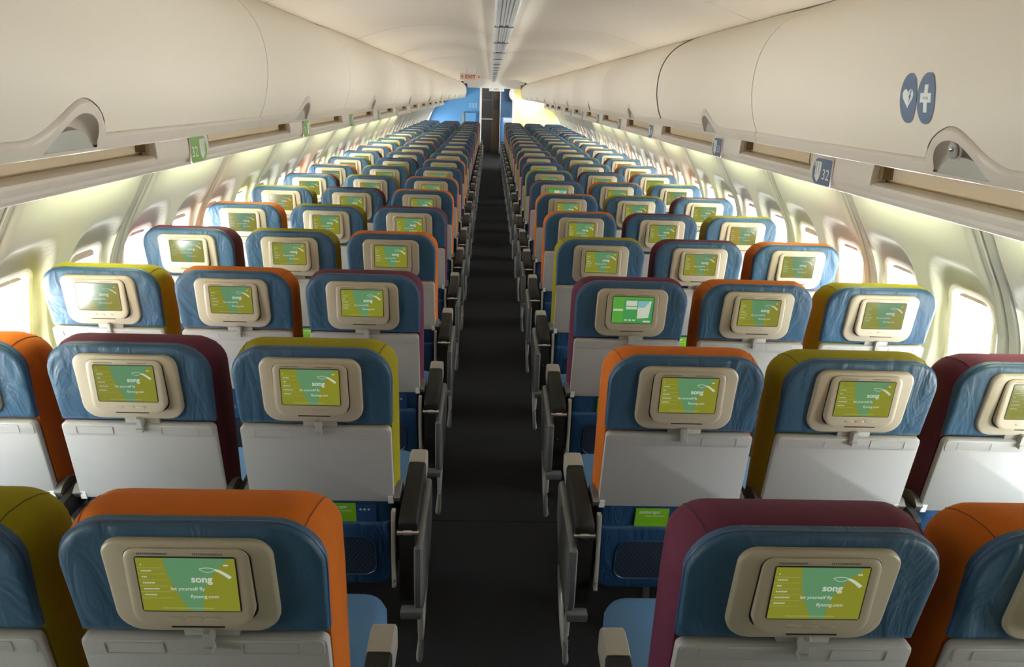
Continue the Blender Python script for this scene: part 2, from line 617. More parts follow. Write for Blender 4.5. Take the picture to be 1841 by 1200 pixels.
def bin_meshes(side, y0, y1, yl, lock):
    cols = sorted(set([y0, y1] + [y0 + (y1 - y0) * i / 6 for i in range(7)] + [yl + d for d in [-.16 + .29 * i / 46 for i in range(47)] if y0 < yl + d < y1]))
    out = {}
    # door
    mb = MB()
    rows = []
    for y in cols:
        b = hump_out(y - yl)
        ss = [b + (STOT - b) * k / 26 for k in range(27)]
        e = .004 if (y == y0 or y == y1) else 0.0
        rows.append([bpos(side, y, s, -e) for s in ss])
    # rounded ends
    rows = [[bpos(side, y0, BAND + (STOT - BAND) * k / 26, -.020) for k in range(27)]] + rows + [[bpos(side, y1, BAND + (STOT - BAND) * k / 26, -.020) for k in range(27)]]
    mb.grid(rows)
    out['bin_door'] = mb.data('bin_door', M_BIN, angle=50)
    # rim band with the hump round the latch
    mb = MB()
    PR = .0045
    prev = None
    for y in cols:
        d = y - yl
        bo, bi = hump_out(d), hump_in(d)
        lo = .012
        lower = [bpos(side, y, 0, -.020), bpos(side, y, 0, PR * .3), bpos(side, y, .004, PR * 1.2), bpos(side, y, lo, PR * 1.4)]
        top = bi if bi is not None else lo
        n = 7
        upper = []
        for k in range(n + 1):
            t = k / n
            s = top + (bo - top) * t
            upper.append(bpos(side, y, s, PR * (1.4 if t < .7 else 1.4 - 1.6 * (t - .7) / .3)))
        upper[-1] = bpos(side, y, bo, -.004)
        if prev:
            pl, pu = prev
            mb.grid([pl, lower])
            mb.grid([pu, upper])
        prev = (lower, upper)
    out['bin_rim'] = mb.data('bin_rim', M_RIM, angle=35)
    # latch cup (recess) and handle flap
    ds = [-.088 + .162 * i / 28 for i in range(29)]
    mb = MB()
    rows = []
    for d in ds:
        bi = hump_in(max(-.0879, min(.0739, d))) or .012
        bi = max(bi, .0125)
        dep = .030 * sqrt(max(0, 1 - ((d + .007) / .0815) ** 2))
        rows.append([bpos(side, yl + d, .012 + (bi - .012) * k / 8, PR - dep * min(1, (1 - k / 8) * 3.2) if k < 8 else PR * 1.4) for k in range(9)])
    mb.grid(rows)
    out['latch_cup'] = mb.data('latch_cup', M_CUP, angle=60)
    mb = MB()
    rows = []
    for d in ds:
        bi = max(hump_in(max(-.0879, min(.0739, d))) or .012, .0125)
        hh = .0125 + .032 * max(0, 1 - abs((d + .007) / .081) ** 2.4)
        hh = min(hh, bi)
        dep = .004
        rows.append([bpos(side, yl + d, .0118 + (hh - .0118) * k / 6, PR * 1.2 - .008 * (k / 6)) for k in range(7)] + [bpos(side, yl + d, hh - .001, -.016)])
    mb.grid(rows)
    out['latch_handle'] = mb.data('latch_handle', M_HANDLE, angle=40)
    if lock:
        mb = MB()
        c = Vector(bpos(side, yl + .004, .058, -.004))
        ax = Vector((-side, -.35, -.25)).normalized()
        a = ax.cross(Vector((0, 0, 1))).normalized()
        b = ax.cross(a)
        for r, h, m in ((.0135, .000, 0), (.0105, .006, 1)):
            rings = [[c + ax * hh + rr * (cos(2 * pi * k / 20) * a + 1.5 * sin(2 * pi * k / 20) * b) for k in range(20)] for rr, hh in ((r, h - .012), (r, h + .002), (r * .8, h + .004))]
            mb.loft(rings, m)
        rings = [[c + ax * hh + b * -.003 + rr * (cos(2 * pi * k / 12) * a + sin(2 * pi * k / 12) * b) for k in range(12)] for rr, hh in ((.004, .006), (.004, .013), (.002, .0145))]
        mb.loft(rings, 2)
        out['lock'] = mb.data('lock', [M_RIM, M_LATCH, M_CHROME], angle=40)
    return out

ORD = ['zeroth', 'first', 'second', 'third', 'fourth', 'fifth', 'sixth', 'seventh', 'eighth', 'ninth', 'tenth', 'eleventh', 'twelfth', 'thirteenth', 'fourteenth', 'fifteenth']
SIDEW = {-1: 'blue-bulkhead', 1: 'yellow-bulkhead'}
bins = {
    -1: ([YR, .80, 2.395, 3.765, 5.75, 7.75, 9.80, 11.80, 13.80, 15.80, 17.80, 19.60, YB - .02], [.20, 1.32, 2.92, 4.60, 6.68, 8.80, 10.90, 12.9, 14.9, 16.9, 18.8, 20.5]),
    1: ([YR, .80, 2.43, 3.83, 5.75, 7.85, 9.80, 11.75, 13.70, 15.70, 17.70, 19.60, YB - .02], [.20, 1.35, 2.96, 4.62, 6.57, 8.46, 10.25, 12.10, 14.1, 16.2, 18.2, 20.3])}
for side in (-1, 1):
    ss, ll = bins[side]
    n = len(ll)
    for i in range(n):
        if ss[i + 1] < .5:
            continue
        fwdn = n - i
        lab = 'beige overhead bin on the %s side, %s bin behind the bulkhead' % (SIDEW[side], ORD[fwdn])
        if side > 0 and i == 1:
            lab = 'beige overhead bin carrying the heart and cross first-aid signs, with a lock'
        yc = (ss[i] + ss[i + 1]) / 2
        root = thing('overhead_bin', lab, 'overhead bin', (SXB + side * .80, yc, 1.62), 'overhead bins')
        off = Vector((SXB + side * .80, yc, 1.62))
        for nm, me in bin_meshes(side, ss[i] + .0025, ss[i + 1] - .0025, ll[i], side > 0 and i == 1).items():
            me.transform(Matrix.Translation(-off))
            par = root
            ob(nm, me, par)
    # housing behind the doors, over the seats and down to the service rail
    hs = struct('trim_%d' % (1 if side < 0 else 2), None, 'beige housing and service rail under the overhead bins')
    inner = [bpos(side, 0, STOT * k / 14, -.024) for k in range(15)]
    sec = [(SXB + side * 1.345, 1.575), (SXB + side * .98, 1.605)] + [(p[0], p[2]) for p in inner] + [(SXB + side * 1.0, 2.16)]
    mb = MB()
    mb.grid([[(x, y, z) for x, z in sec] for y in (YR, YB)])
    ob('bin_housing', mb.data('bin_housing', M_RECESS, angle=30), hs)
    mb = MB()
    mb.grid([[(SXB + side * x, y, z) for x, z in ((1.345, 1.575), (1.345, 1.60), (1.60, 1.62))] for y in (YR, YB)])
    ob('upper_filler', mb.data('upper_filler', M_RECESS, angle=30), hs)
    # service rail: flush sign blocks alternate with long recesses
    signs = {-1: [-1.7, .0, 1.68, 3.34, 5.32, 7.05, 8.8, 10.5, 12.2, 13.9, 15.6, 17.3, 19.0, 20.6], 1: [-1.9, -.2, 1.48, 3.154, 4.68, 6.70, 8.37, 10.1, 11.8, 13.5, 15.2, 16.9, 18.6, 20.3]}[side]
    rail = [(1.402, 1.478), (1.372, 1.480), (1.350, 1.476), (1.338, 1.468), (1.334, 1.458), (1.339, 1.447), (1.350, 1.436), (1.352, 1.424), (1.362, 1.411), (1.385, 1.404), (1.402, 1.408)]
    mb = MB()
    mb.grid([[(SXB + side * x, y, z) for x, z in rail] for y in (YR, YB)])
    ob('service_rail', mb.data('service_rail', M_RAIL, angle=25), hs)
    mb = MB()
    mb.grid([[(SXB + side * x, y, z) for x, z in ((1.345, 1.578), (1.395, 1.562), (1.400, 1.47))] for y in (YR, YB)])
    ob('service_recess', mb.data('service_recess', M_RECESS, angle=25), hs)
    for j, ys in enumerate(signs):
        if ys < -.5:
            continue
        # flush block with rounded end
        a, b = ys - .40, ys + .14
        mb = MB()
        face = [(1.345, 1.585), (1.338, 1.575), (1.330, 1.50), (1.329, 1.468), (1.335, 1.450), (1.347, 1.437)]
        rows = [[(SXB + side * (x + .06), a, z) for x, z in face], [(SXB + side * (x + .004), a, z) for x, z in face]]
        rows += [[(SXB + side * x, y, z) for x, z in face] for y in (a + .006, b - .006)]
        rows += [[(SXB + side * (x + .004), b, z) for x, z in face], [(SXB + side * (x + .06), b, z) for x, z in face]]
        mb.grid(rows)
        ob('service_block', mb.data('service_block', M_RAIL, angle=30), hs)
        mb = MB().box(SXB + side * 1.36, SXB + side * 1.3985, a - .030, a, 1.490, 1.555)
        ob('recess_end', mb.data('recess_end', M_BROWN), hs)
        # joint line in the tan recess
        mb = MB().box(SXB + side * 1.392, SXB + side * 1.3965, b + .17, b + .174, 1.48, 1.558)
        ob('recess_joint', mb.data('recess_joint', M_CUP), hs)
        # row sign
        num = 32 - (j - 3)
        if num > 33 or ys < 1:
            continue
        L, H = .185, .112
        sx = 1 if side > 0 else -1
        # plate: local u forward (+Y), v up
        def sp(u, v, w, side=side, ys=ys):
            return (SXB + side * (1.3285 - w + (0.0 if v > -.012 else 0.0)), ys + u, 1.476 + v)
        rad = (.05, .012, .012, .05)      # rounded toward the front of the cabin
        out0 = rrect(L, H, .02, 6, radii=rad)
        mb = MB()
        mb.loft([[sp(u, v, .0005) for u, v in out0], [sp(u, v, .006) for u, v in out0]], 0)
        edge = rrect(L - .006, H - .006, .02, 6, radii=tuple(max(q - .003, .005) for q in rad))
        mb.loft([[sp(u, v, .006) for u, v in edge], [sp(u, v, .0072) for u, v in edge]], 1)
        vs_, fs_, w_ = text2d(str(num), .062, .0)
        if side > 0:
            mb.add([sp(-.012 - x * 1.15, y - .030, .0078) for x, y in vs_], fs_, 2)
        else:
            mb.add([sp(-.083 + x * 1.15, y - .030, .0078) for x, y in vs_], fs_, 2)
        # pictogram: seat-belt hands, a pointed block of bars with a small tick
        def poly(pts, side=side):
            mb.add([sp(u, v, .0078) for u, v in pts], [tuple(range(len(pts)))], 2)
        c0 = .040
        poly([(c0 - .034, .038), (c0 - .014, .040), (c0 - .013, -.012), (c0 - .034, -.002)])
        poly([(c0 - .010, .040), (c0 + .008, .040), (c0 + .008, -.012), (c0 - .010, -.012)])
        poly([(c0 + .012, .040), (c0 + .022, .040), (c0 + .022, -.012), (c0 + .012, -.012)])
        poly([(c0 - .034, -.006), (c0 + .022, -.015), (c0 + .020, -.026), (c0 - .006, -.046), (c0 - .024, -.030)])
        poly([(c0 + .028, .040), (c0 + .036, .038), (c0 + .036, .018), (c0 + .029, .018)])
        me = mb.data('row_sign', [M_TRIM, M_SGREEN if side < 0 else M_SBLUE, M_WHITE], angle=30)
        me.transform(Matrix.Translation((-(SXB + side * 1.3285), -ys, -1.476)))
        col = 'green' if side < 0 else 'blue-grey'
        if num >= 31:
            lab = '%s seat row sign with white number %s under the bins' % (col, {31: 'thirty-one', 32: 'thirty-two', 33: 'thirty-three'}[num])
        else:
            lab = 'small %s row sign under the bins, %s ahead of the %s thirty-two sign' % (col, ORD[32 - num], col)
        thing('row_sign', lab, 'sign', (SXB + side * 1.3285, ys, 1.476), 'row signs under the bins', me)

# first-aid decals on the bin
def decal(kind, yc, sc_, lab):
    mb = MB()
    def P(u, v, w):      # u positive toward the rear (reads left to right from the aisle)
        return bpos(1, yc - u, sc_ + v, w)
    def fan(pts, w, mi):
        o = [P(u, v, w) for u, v in pts]
        mb.add(o, [tuple(range(len(o)))], mi)
    ov = [(.0300 * cos(a) * (1 - .10 * abs(sin(a)) ** 3), .0465 * sin(a)) for a in [2 * pi * k / 40 for k in range(40)]]
    # strips so that the decal follows the curved door
    n = 22
    rows = []
    for k in range(n + 1):
        v = -.0465 * cos(pi * k / n)
        q = max(0.0, 1 - (v / .0465) ** 2)
        hw = .0300 * sqrt(q) ** .85
        rows.append([P(-hw + 2 * hw * i / 8, v, .0012) for i in range(9)])
    mb.grid(rows, 0)
    if kind == 'heart':
        hp = []
        for k in range(28):
            a = 2 * pi * k / 28
            hp.append((.00120 * 16 * sin(a) ** 3, .00128 * (13 * cos(a) - 5 * cos(2 * a) - 2 * cos(3 * a) - cos(4 * a)) + .002))
        for (a, b) in zip(hp, hp[1:] + hp[:1]):
            fan([(0, 0), a, b], .0018, 1)
        fan([(.010, .016), (.0135, .016), (.009, .006), (.0125, .006), (.004, -.010), (.0065, .0015), (.0035, .0015)], .0024, 0)
    else:
        fan([(-.006, .025), (.006, .025), (.006, .010), (-.006, .010)], .0018, 1)
        fan([(-.018, .010), (.018, .010), (.018, -.007), (-.018, -.007)], .0018, 1)
        fan([(-.006, -.007), (.006, -.007), (.006, -.025), (-.006, -.025)], .0018, 1)
        for u in (-.008, -.004, .000, .004, .007):
            fan([(u, .0035), (u + .002, .0035), (u + .002, -.0015), (u, -.0015)], .0024, 2)
    for k in range(6):
        u = -.008 + .003 * k
        fan([(u, -.0370), (u + .0018, -.0370), (u + .0018, -.0395), (u, -.0395)], .0018, 3)
    me = mb.data('first_aid_sign', [M_SBLUE, M_WHITE, M_LATCH, M_SHELL], angle=30)
    o = Vector(bpos(1, yc, sc_, 0))
    me.transform(Matrix.Translation(-o))
    thing('first_aid_sign', lab, 'sign', o, 'first aid signs on the overhead bin', me)
s_at = interp([p[1] for p in BP], BS, 1.760)
decal('heart', 1.500, s_at, 'blue oval sign with a white heart and bolt on the overhead bin')
decal('cross', 1.438, s_at, 'blue oval sign with a white cross on the overhead bin')

# ------------------------------------------------------------------ seats
TILT = radians(9)
ZS = .98

def B(u, v, w):
    """seat-back coordinates: u across, v up along the back, w forward from the back plane"""
    return (u, -v * sin(TILT) + w * cos(TILT), ZS + v * cos(TILT) + w * sin(TILT))

def back_outline(hw, top, bot, r, hwb=None, n=7):
    """closed outline with rounded top corners, counter-clockwise from lower right"""
    hwb = hwb or hw
    pts = []
    for k in range(5):
        t = k / 5
        pts.append((hwb + (hw - hwb) * t, bot + (top - r - bot) * t))
    for k in range(n + 1):
        a = radians(90 * k / n)
        pts.append((hw - r + r * cos(a), top - r + r * sin(a)))
    for k in range(n + 1):
        a = radians(90 + 90 * k / n)
        pts.append((-hw + r + r * cos(a), top - r + r * sin(a)))
    for k in range(1, 6):
        t = k / 5
        pts.append((-(hw + (hwb - hw) * t), top - r + (bot - top + r) * t))
    return pts

SEAMS = []

def cover_data():
    mb = MB()
    secs = [(.000, .209, .101, .084, .205), (.010, .212, .105, .086, .207), (.035, .216, .108, .085, .211), (.070, .218, .101, .080, .213),
            (.105, .217, .085, .074, .213), (.132, .212, .064, .066, .208), (.150, .198, .042, .058, .194), (.158, .165, .01, .05, .165)]
    rings = []
    for w, hw, top, r, hwb in secs:
        ring = []
        for u, v in back_outline(hw, top, -.50, r, hwb):
            # slight hollow in the middle of the top edge and thinner lower back
            dip = -.009 * min(1, w / .06) * (1 - min(1, abs(u) / .15) ** 2) if v > .03 else 0
            ww = w * (1.0 if v > -.1 else max(.72, 1 + (v + .1) * .7))
            ring.append(B(u, v + dip, ww))
        rings.append(ring)
    mb.loft(rings, cap0=True, cap1=True)
    for k, nm in ((9, 0), (16, 1)):
        m2 = MB()
        m2.tube([r[k] for r in rings[1:6]], .0013, 5)
        SEAMS.append(m2)
    return lambda c: mb.data('seat_cover', M_COLOR[c], angle=60)

MT = math.tan(radians(5.2))

def BM(u, v, w):
    """as B, on the monitor that hinges out at its lower edge"""
    return B(u, v + .003, w - (.072 - v) * MT)

def stack_plate(shape, layers, mi=0, mb=None, cap0=False, P=None):
    """shape(inset) -> outline; layers = [(inset, w)] from the back to the front"""
    mb = mb or MB()
    P = P or B
    mb.loft([[P(u, v, w) for u, v in shape(i)] for i, w in layers], mi, cap0=cap0)
    return mb

def headrest_data():
    def shp(i):
        return back_outline(.211 - i, .106 - i, -.122 + i, .084 - i * .8, .206 - i)
    mb = stack_plate(shp, [(-.001, .012), (-.0015, -.006), (.0005, -.0115), (.0035, -.0138), (.012, -.0150), (.035, -.0158)])
    return mb.data('headrest_panel', M_LEATHER, angle=60)

def piping_data():
    mb = MB()
    pts = [B(u, v, -.002) for u, v in back_outline(.2125, .1075, -.12, .085, .2075, n=8)]
    mb.tube(pts, .0026, 6)
    return mb.data('piping', M_CARDB, angle=60)

def rr_plate(name, w, h, r, cx, cy, layers, m, radii=None, n=6, angle=40, P=None):
    def shp(i):
        rd = tuple(max(q - i, .001) for q in radii) if radii else None
        return rrect(w - 2 * i, h - 2 * i, max(r - i, .001), n, cx, cy, rd)
    return stack_plate(shp, layers, P=P).data(name, m, angle=angle)

W0 = -.0158
d_surround = rr_plate('monitor_surround', .268, .196, .03, 0, -.0115, [(0, W0 + .006), (0, W0 - .006), (.002, W0 - .009), (.006, W0 - .0105)], M_BEZEL, radii=(.034, .030, .046, .046))
d_groove = rr_plate('screen_groove', .2000, .1600, .024, .001, -.005, [(0, W0 - .0085), (0, W0 - .0112)], M_GROOVE, radii=(.022, .022, .036, .036))
d_frame = rr_plate('monitor_frame', .1945, .1545, .024, .001, -.005, [(0, W0 + .004), (0, W0 - .0135), (.003, W0 - .0155), (.010, W0 - .0160)], M_BEZEL, radii=(.020, .020, .034, .034), P=BM)
d_rim = rr_plate('screen_rim', .158, .108, .005, .001, .006, [(0, W0 - .0155), (0, W0 - .0166)], M_GROOVE, P=BM)

WSC = W0 - .0170
SCX, SCY, SCW, SCH = .001, .006, .1535, .1035

def screen_data(alt=False):
    mb = MB()
    def S(x, y, k=0):          # x 0..1 left to right, y 0..1 bottom to top
        return BM(SCX + (x - .5) * SCW, SCY + (y - .5) * SCH, WSC - .00012 * k)
    def poly(pts, k, mi):
        mb.add([S(x, y, k) for x, y in pts], [tuple(range(len(pts)))], mi)
    def strip(top, bot, k, mi):
        n = len(top)
        mb.add([S(*p, k) for p in top] + [S(*p, k) for p in bot], [(i, i + 1, n + i + 1, n + i) for i in range(n - 1)], mi)
    if not alt:
        poly([(0, 0), (1, 0), (1, 1), (0, 1)], 0, 0)
        # teal funnel between two arcs
        L = [(.275 + .025 * t + .185 * t ** 1.9, 1 - t) for t in [i / 14 for i in range(15)]]
        R = [(.62 + .33 * (1 - t) ** 2.4, 1 - t) for t in [i / 14 for i in range(15)]]
        strip(L, R, 1, 1)
        # menu rows at the left
        for i, wdt in enumerate((.03, .11, .07, .14, .17, .13)):
            y = .875 - i * .113
            x0 = .04
            n = max(1, int(wdt / .018))
            for k in range(n):
                poly([(x0 + k * .018, y - .012), (x0 + k * .018 + .012, y - .012), (x0 + k * .018 + .012, y + .012), (x0 + k * .018, y + .012)], 2, 2)
            poly([(0.0, y - .062), (.27 + .01 * i, y - .062), (.27 + .01 * i, y - .056), (0.0, y - .056)], 1, 3)
        poly([(.88, .862), (.93, .862), (.93, .886), (.88, .886)], 2, 2)
        for i in range(26):
            x = .20 + i * .0205
            poly([(x, .045), (x + .013, .045), (x + .013, .065), (x, .065)], 2, 3)
        # wordmark and lines
        for s, b, size, x, y in (('song', .03, .0178, .535, .555), ('let yourself fly', .01, .0094, .315, .40), ('flysong.com', .01, .0094, .505, .255)):
            vs_, fs_, w_ = text2d(s, size, b)
            mb.add([S(x + px / SCW, y + py / SCH, 3) for px, py in vs_], fs_, 2)
        # swoosh: thin loop opening into a thick tail
        loop = []
        for k in range(17):
            t = k / 16
            loop.append((.63 + .17 * t, .80 + .028 * sin(pi * t) - .01 * t))
        tailt = [(.80 + .155 * (k / 10), .79 - .13 * (k / 10) ** 1.5 + .016 * (1 - k / 10)) for k in range(11)]
        tailb = [(.78 + .145 * (k / 10), .775 - .155 * (k / 10) ** 1.35) for k in range(11)]
        strip([(x, y + .010) for x, y in loop], [(x, y - .002) for x, y in loop], 3, 2)
        strip([(.63 + .15 * k / 10, .80 - .052 * sin(pi * min(1, k / 10) * .9)) for k in range(11)], [(.63 + .15 * k / 10, .79 - .052 * sin(pi * min(1, k / 10) * .9)) for k in range(11)], 3, 2)
        strip(tailt, tailb, 3, 2)
        mats = [M_SCR_Y, M_SCR_T, M_SCR_W, M_SCR_F]
    else:
        poly([(0, 0), (1, 0), (1, 1), (0, 1)], 0, 0)
        poly([(0, 0), (.27, 0), (.27, 1), (0, 1)], 1, 1)
        poly([(.27, .93), (1, .93), (1, 1), (.27, 1)], 1, 1)
        poly([(.02, .47), (.26, .47), (.26, .54), (.02, .54)], 2, 2)
        poly([(.33, .53), (.60, .53), (.60, .86), (.33, .86)], 2, 2)
        poly([(.33, .63), (.60, .63), (.60, .66), (.33, .66)], 3, 1)
        poly([(.62, .18), (.90, .22), (.95, .86), (.62, .86)], 2, 2)
        poly([(.62, .60), (.78, .60), (.92, .86), (.62, .86)], 3, 3)
        for k in range(3):
            x = .31 + k * .10
            poly([(x, .09), (x + .07, .09), (x + .07, .14), (x, .14)], 2, 2)
        poly([(.78, .04), (.95, .04), (.95, .10), (.78, .10)], 2, 2)
        mats = [M_SCR_G, M_SCR_L, M_SCR_W, M_SCR_B]
    me = mb.data('screen', mats, angle=30)
    return me

d_screen, d_screen2 = screen_data(), screen_data(True)
d_button = [rr_plate('button', .026, .0075, .0035, x, -.0625, [(0, W0 - .0150), (.0005, W0 - .0172), (.0015, W0 - .0178)], M_BEZEL, n=4, P=BM) for x in (-.027, .002, .030)]
d_slot = rr_plate('card_slot', .086, .0028, .001, .006, -.0795, [(0, W0 - .0150), (0, W0 - .0166)], M_GROOVE, n=2, P=BM)

def grille_data(x0):
    mb = MB()
    for k in range(16):
        mb.loft([[BM(u, v, w) for u, v in rrect(.0016, .0034, .0005, 1, x0 + k * .0030, .0645)] for w in (W0 - .0150, W0 - .0163)])
    return mb.data('speaker_grille', M_ARM)
d_grille = [grille_data(-.072), grille_data(.014)]

# tray table and its latch
def tray_data():
    def shp(i):
        return rrect(.416 - 2 * i, .258 - 2 * i, .012, 4, 0, -.256, (max(.016 - i, .002), max(.016 - i, .002), max(.022 - i, .002), max(.022 - i, .002)))
    mb = stack_plate(shp, [(.006, -.002), (.001, -.006), (0, -.020), (.002, -.0235), (.005, -.0245)], cap0=True)
    # step of the top lip
    mb.loft([[B(u, v, w) for u, v in rrect(.404 - 2 * i, .038 - 2 * i, .010, 4, 0, -.148)] for i, w in ((0, -.0240), (.001, -.0262), (.003, -.0268))])
    return mb.data('tray_table', M_TRAY, angle=40)
d_tray = tray_data()

def lip_frame(cx):
    mb = MB()
    o, i = rrect(.100, .026, .004, 3, cx, -.148), rrect(.0965, .0225, .003, 3, cx, -.148)
    n = len(o)
    ro = [B(u, v, -.0266) for u, v in o]
    r1 = [B(u, v, -.0282) for u, v in o]
    r2_ = [B(u, v, -.0282) for u, v in i]
    r3 = [B(u, v, -.0266) for u, v in i]
    mb.loft([ro, r1, r2_, r3], cap0=False, cap1=False)
    return mb.data('tray_moulding', M_TRAY, angle=30)
d_lip = [lip_frame(-.118), lip_frame(.112)]
d_plate = rr_plate('latch_plate', .092, .022, .002, .012, -.1185, [(0, -.008), (0, -.0175), (.001, -.0182)], M_LATCH, n=2)

def latch_data():
    mb = MB()
    mb.loft([[B(u, v, w) for u, v in rrect(.017 - 2 * i, .040 - 2 * i, .004, 3, .010, -.122)] for i, w in ((0, -.015), (0, -.032), (.002, -.036))])
    mb.loft([[B(u, v, w) for u, v in rrect(.019 - 2 * i, .012, .003, 3, .010, -.140)] for i, w in ((0, -.020), (0, -.038), (.002, -.041))])
    return mb.data('tray_latch', M_LATCH, angle=40)
d_latch = latch_data()

def tray_arm_data(s):
    mb = MB()
    prof = [(-.365, -.030), (-.352, -.012), (-.350, .030), (-.368, .060), (-.430, .085), (-.520, .110), (-.540, .090), (-.450, .045), (-.400, .000), (-.388, -.020)]
    r = [[B(s * u, v, w) for v, w in prof] for u in (.205, .207, .223, .225)]
    mb.loft(r)
    mb.box(.190, .206, -.388, -.362, -.026, -.008, 1, fn=lambda u, v, w: B(s * u, v, w))
    return mb.data('tray_arm', [M_ARM, M_TRIM], angle=40)
d_tarm = [tray_arm_data(-1), tray_arm_data(1)]

# lower back: leather pocket with a net window
def pocket_data():
    def shp(i):
        return rrect(.408 - 2 * i, .345 - 2 * i, .03, 5, 0, -.545, (.008, .008, .045, .045))
    mb = stack_plate(shp, [(0, .02), (-.002, .004), (.000, -.004), (.008, -.009), (.03, -.012)], cap0=True)
    return mb.data('seat_back_pocket', M_POCKET, angle=50)
d_pocket = pocket_data()

def flap_data():
    def shp(i):
        return rrect(.396 - 2 * i, .245 - 2 * i, .03, 5, 0, -.588, (.012, .012, .045, .045))
    mb = stack_plate(shp, [(0, -.006), (.000, -.018), (.003, -.0225), (.012, -.025), (.04, -.0265)])
    return mb.data('pocket_flap', M_POCKET, angle=50)
d_flap = flap_data()

def net_data():
    mb = MB()
    o = rrect(.286, .150, .04, 6, .004, -.590)
    mb.loft([[B(u, v, w) for u, v in o] for w in (-.020, -.0275)], 0, cap0=False)
    hem = [B(u, v, -.0275) for u, v in o]
    mb.tube(hem + hem[:1], .0022, 5, 1)
    # diamond net strands
    for k in range(-14, 28):
        for sgn in (1, -1):
            x0 = -.136 + k * .0135 if sgn > 0 else .144 - k * .0135
            seg = []
            for j in range(2):
                v = -.660 + .140 * j
                seg.append((x0 + sgn * .10 * j, v))
            (xa, va), (xb, vb) = seg
            ta, tb = 0.0, 1.0
            lo, hi = -.134, .142
            dx = xb - xa
            for lim, sg in ((lo, 1), (hi, -1)):
                fa, fb = sg * (xa - lim), sg * (xb - lim)
                if fa < 0 and fb < 0:
                    ta, tb = 1, 0
                    break
                if fa < 0:
                    ta = max(ta, fa / (fa - fb))
                if fb < 0:
                    tb = min(tb, fa / (fa - fb))
            if tb - ta < .05:
                continue
            p = B(xa + dx * ta, va + (vb - va) * ta, -.0282)
            q = B(xa + dx * tb, va + (vb - va) * tb, -.0282)
            e = Vector((0, 0, .0009))
            mb.add([Vector(p) - e, Vector(q) - e, Vector(q) + e, Vector(p) + e], [(0, 1, 2, 3)], 2)
    return mb.data('mesh_pocket', [M_NET, M_POCKET, M_CARDB], angle=40)
d_net = net_data()

# seat cushion, frame, legs
def cushion_data():
    mb = MB()
    rings = []
    for z, i in ((.335, .03), (.345, .008), (.37, .0), (.43, .0), (.452, .008), (.462, .03), (.464, .08)):
        rings.append([(u, y, z + .02 * smooth((y - .1) / .5)) for u, y in rrect(.450 - 2 * i, .50 - 2 * i, .05, 5, 0, .375, (.06, .06, .02, .02))])
    mb.loft(rings)
    return mb.data('seat_cushion', M_CUSH, angle=60)
d_cushion = cushion_data()
mbx = MB().box(-.24, .24, .22, .26, .27, .33)
mbx.box(-.24, .24, .46, .50, .28, .335)
d_beam = mbx.data('seat_frame', M_LEG, bevel=.006)

def leg_data(y0, y1):
    mb = MB()
    mb.loft([[(u, yy + dy, z) for u, dy in ((-.012, -.02), (.012, -.02), (.012, .02), (-.012, .02))] for yy, z in ((y1, 0), (y1, .015), ((y0 + y1) / 2, .15), (y0, .30))])
    mb.box(-.022, .022, y1 - .05, y1 + .05, 0, .018)
    return mb.data('leg', M_LEG, bevel=.003)
d_leg = [leg_data(.24, .16), leg_data(.48, .52)]

# aisle armrest; built for an aisle on the +u side
AX = .258   # armrest centre from seat centre

def pad_loft(mb, secs, hw, mi=0, s=1):
    """secs = [(y, z_bottom, z_top)]"""
    rings = []
    for y, zb, zt in secs:
        c = (zt - zb) * .12
        rings.append([(s * (AX + u), y, z) for u, z in ((-hw, zb + c * .4), (-hw, zt - c), (-hw * .86, zt - c * .1), (0, zt), (hw * .86, zt - c * .1), (hw, zt - c), (hw, zb + c * .4), (hw * .6, zb), (-hw * .6, zb))])
    mb.loft(rings, mi)

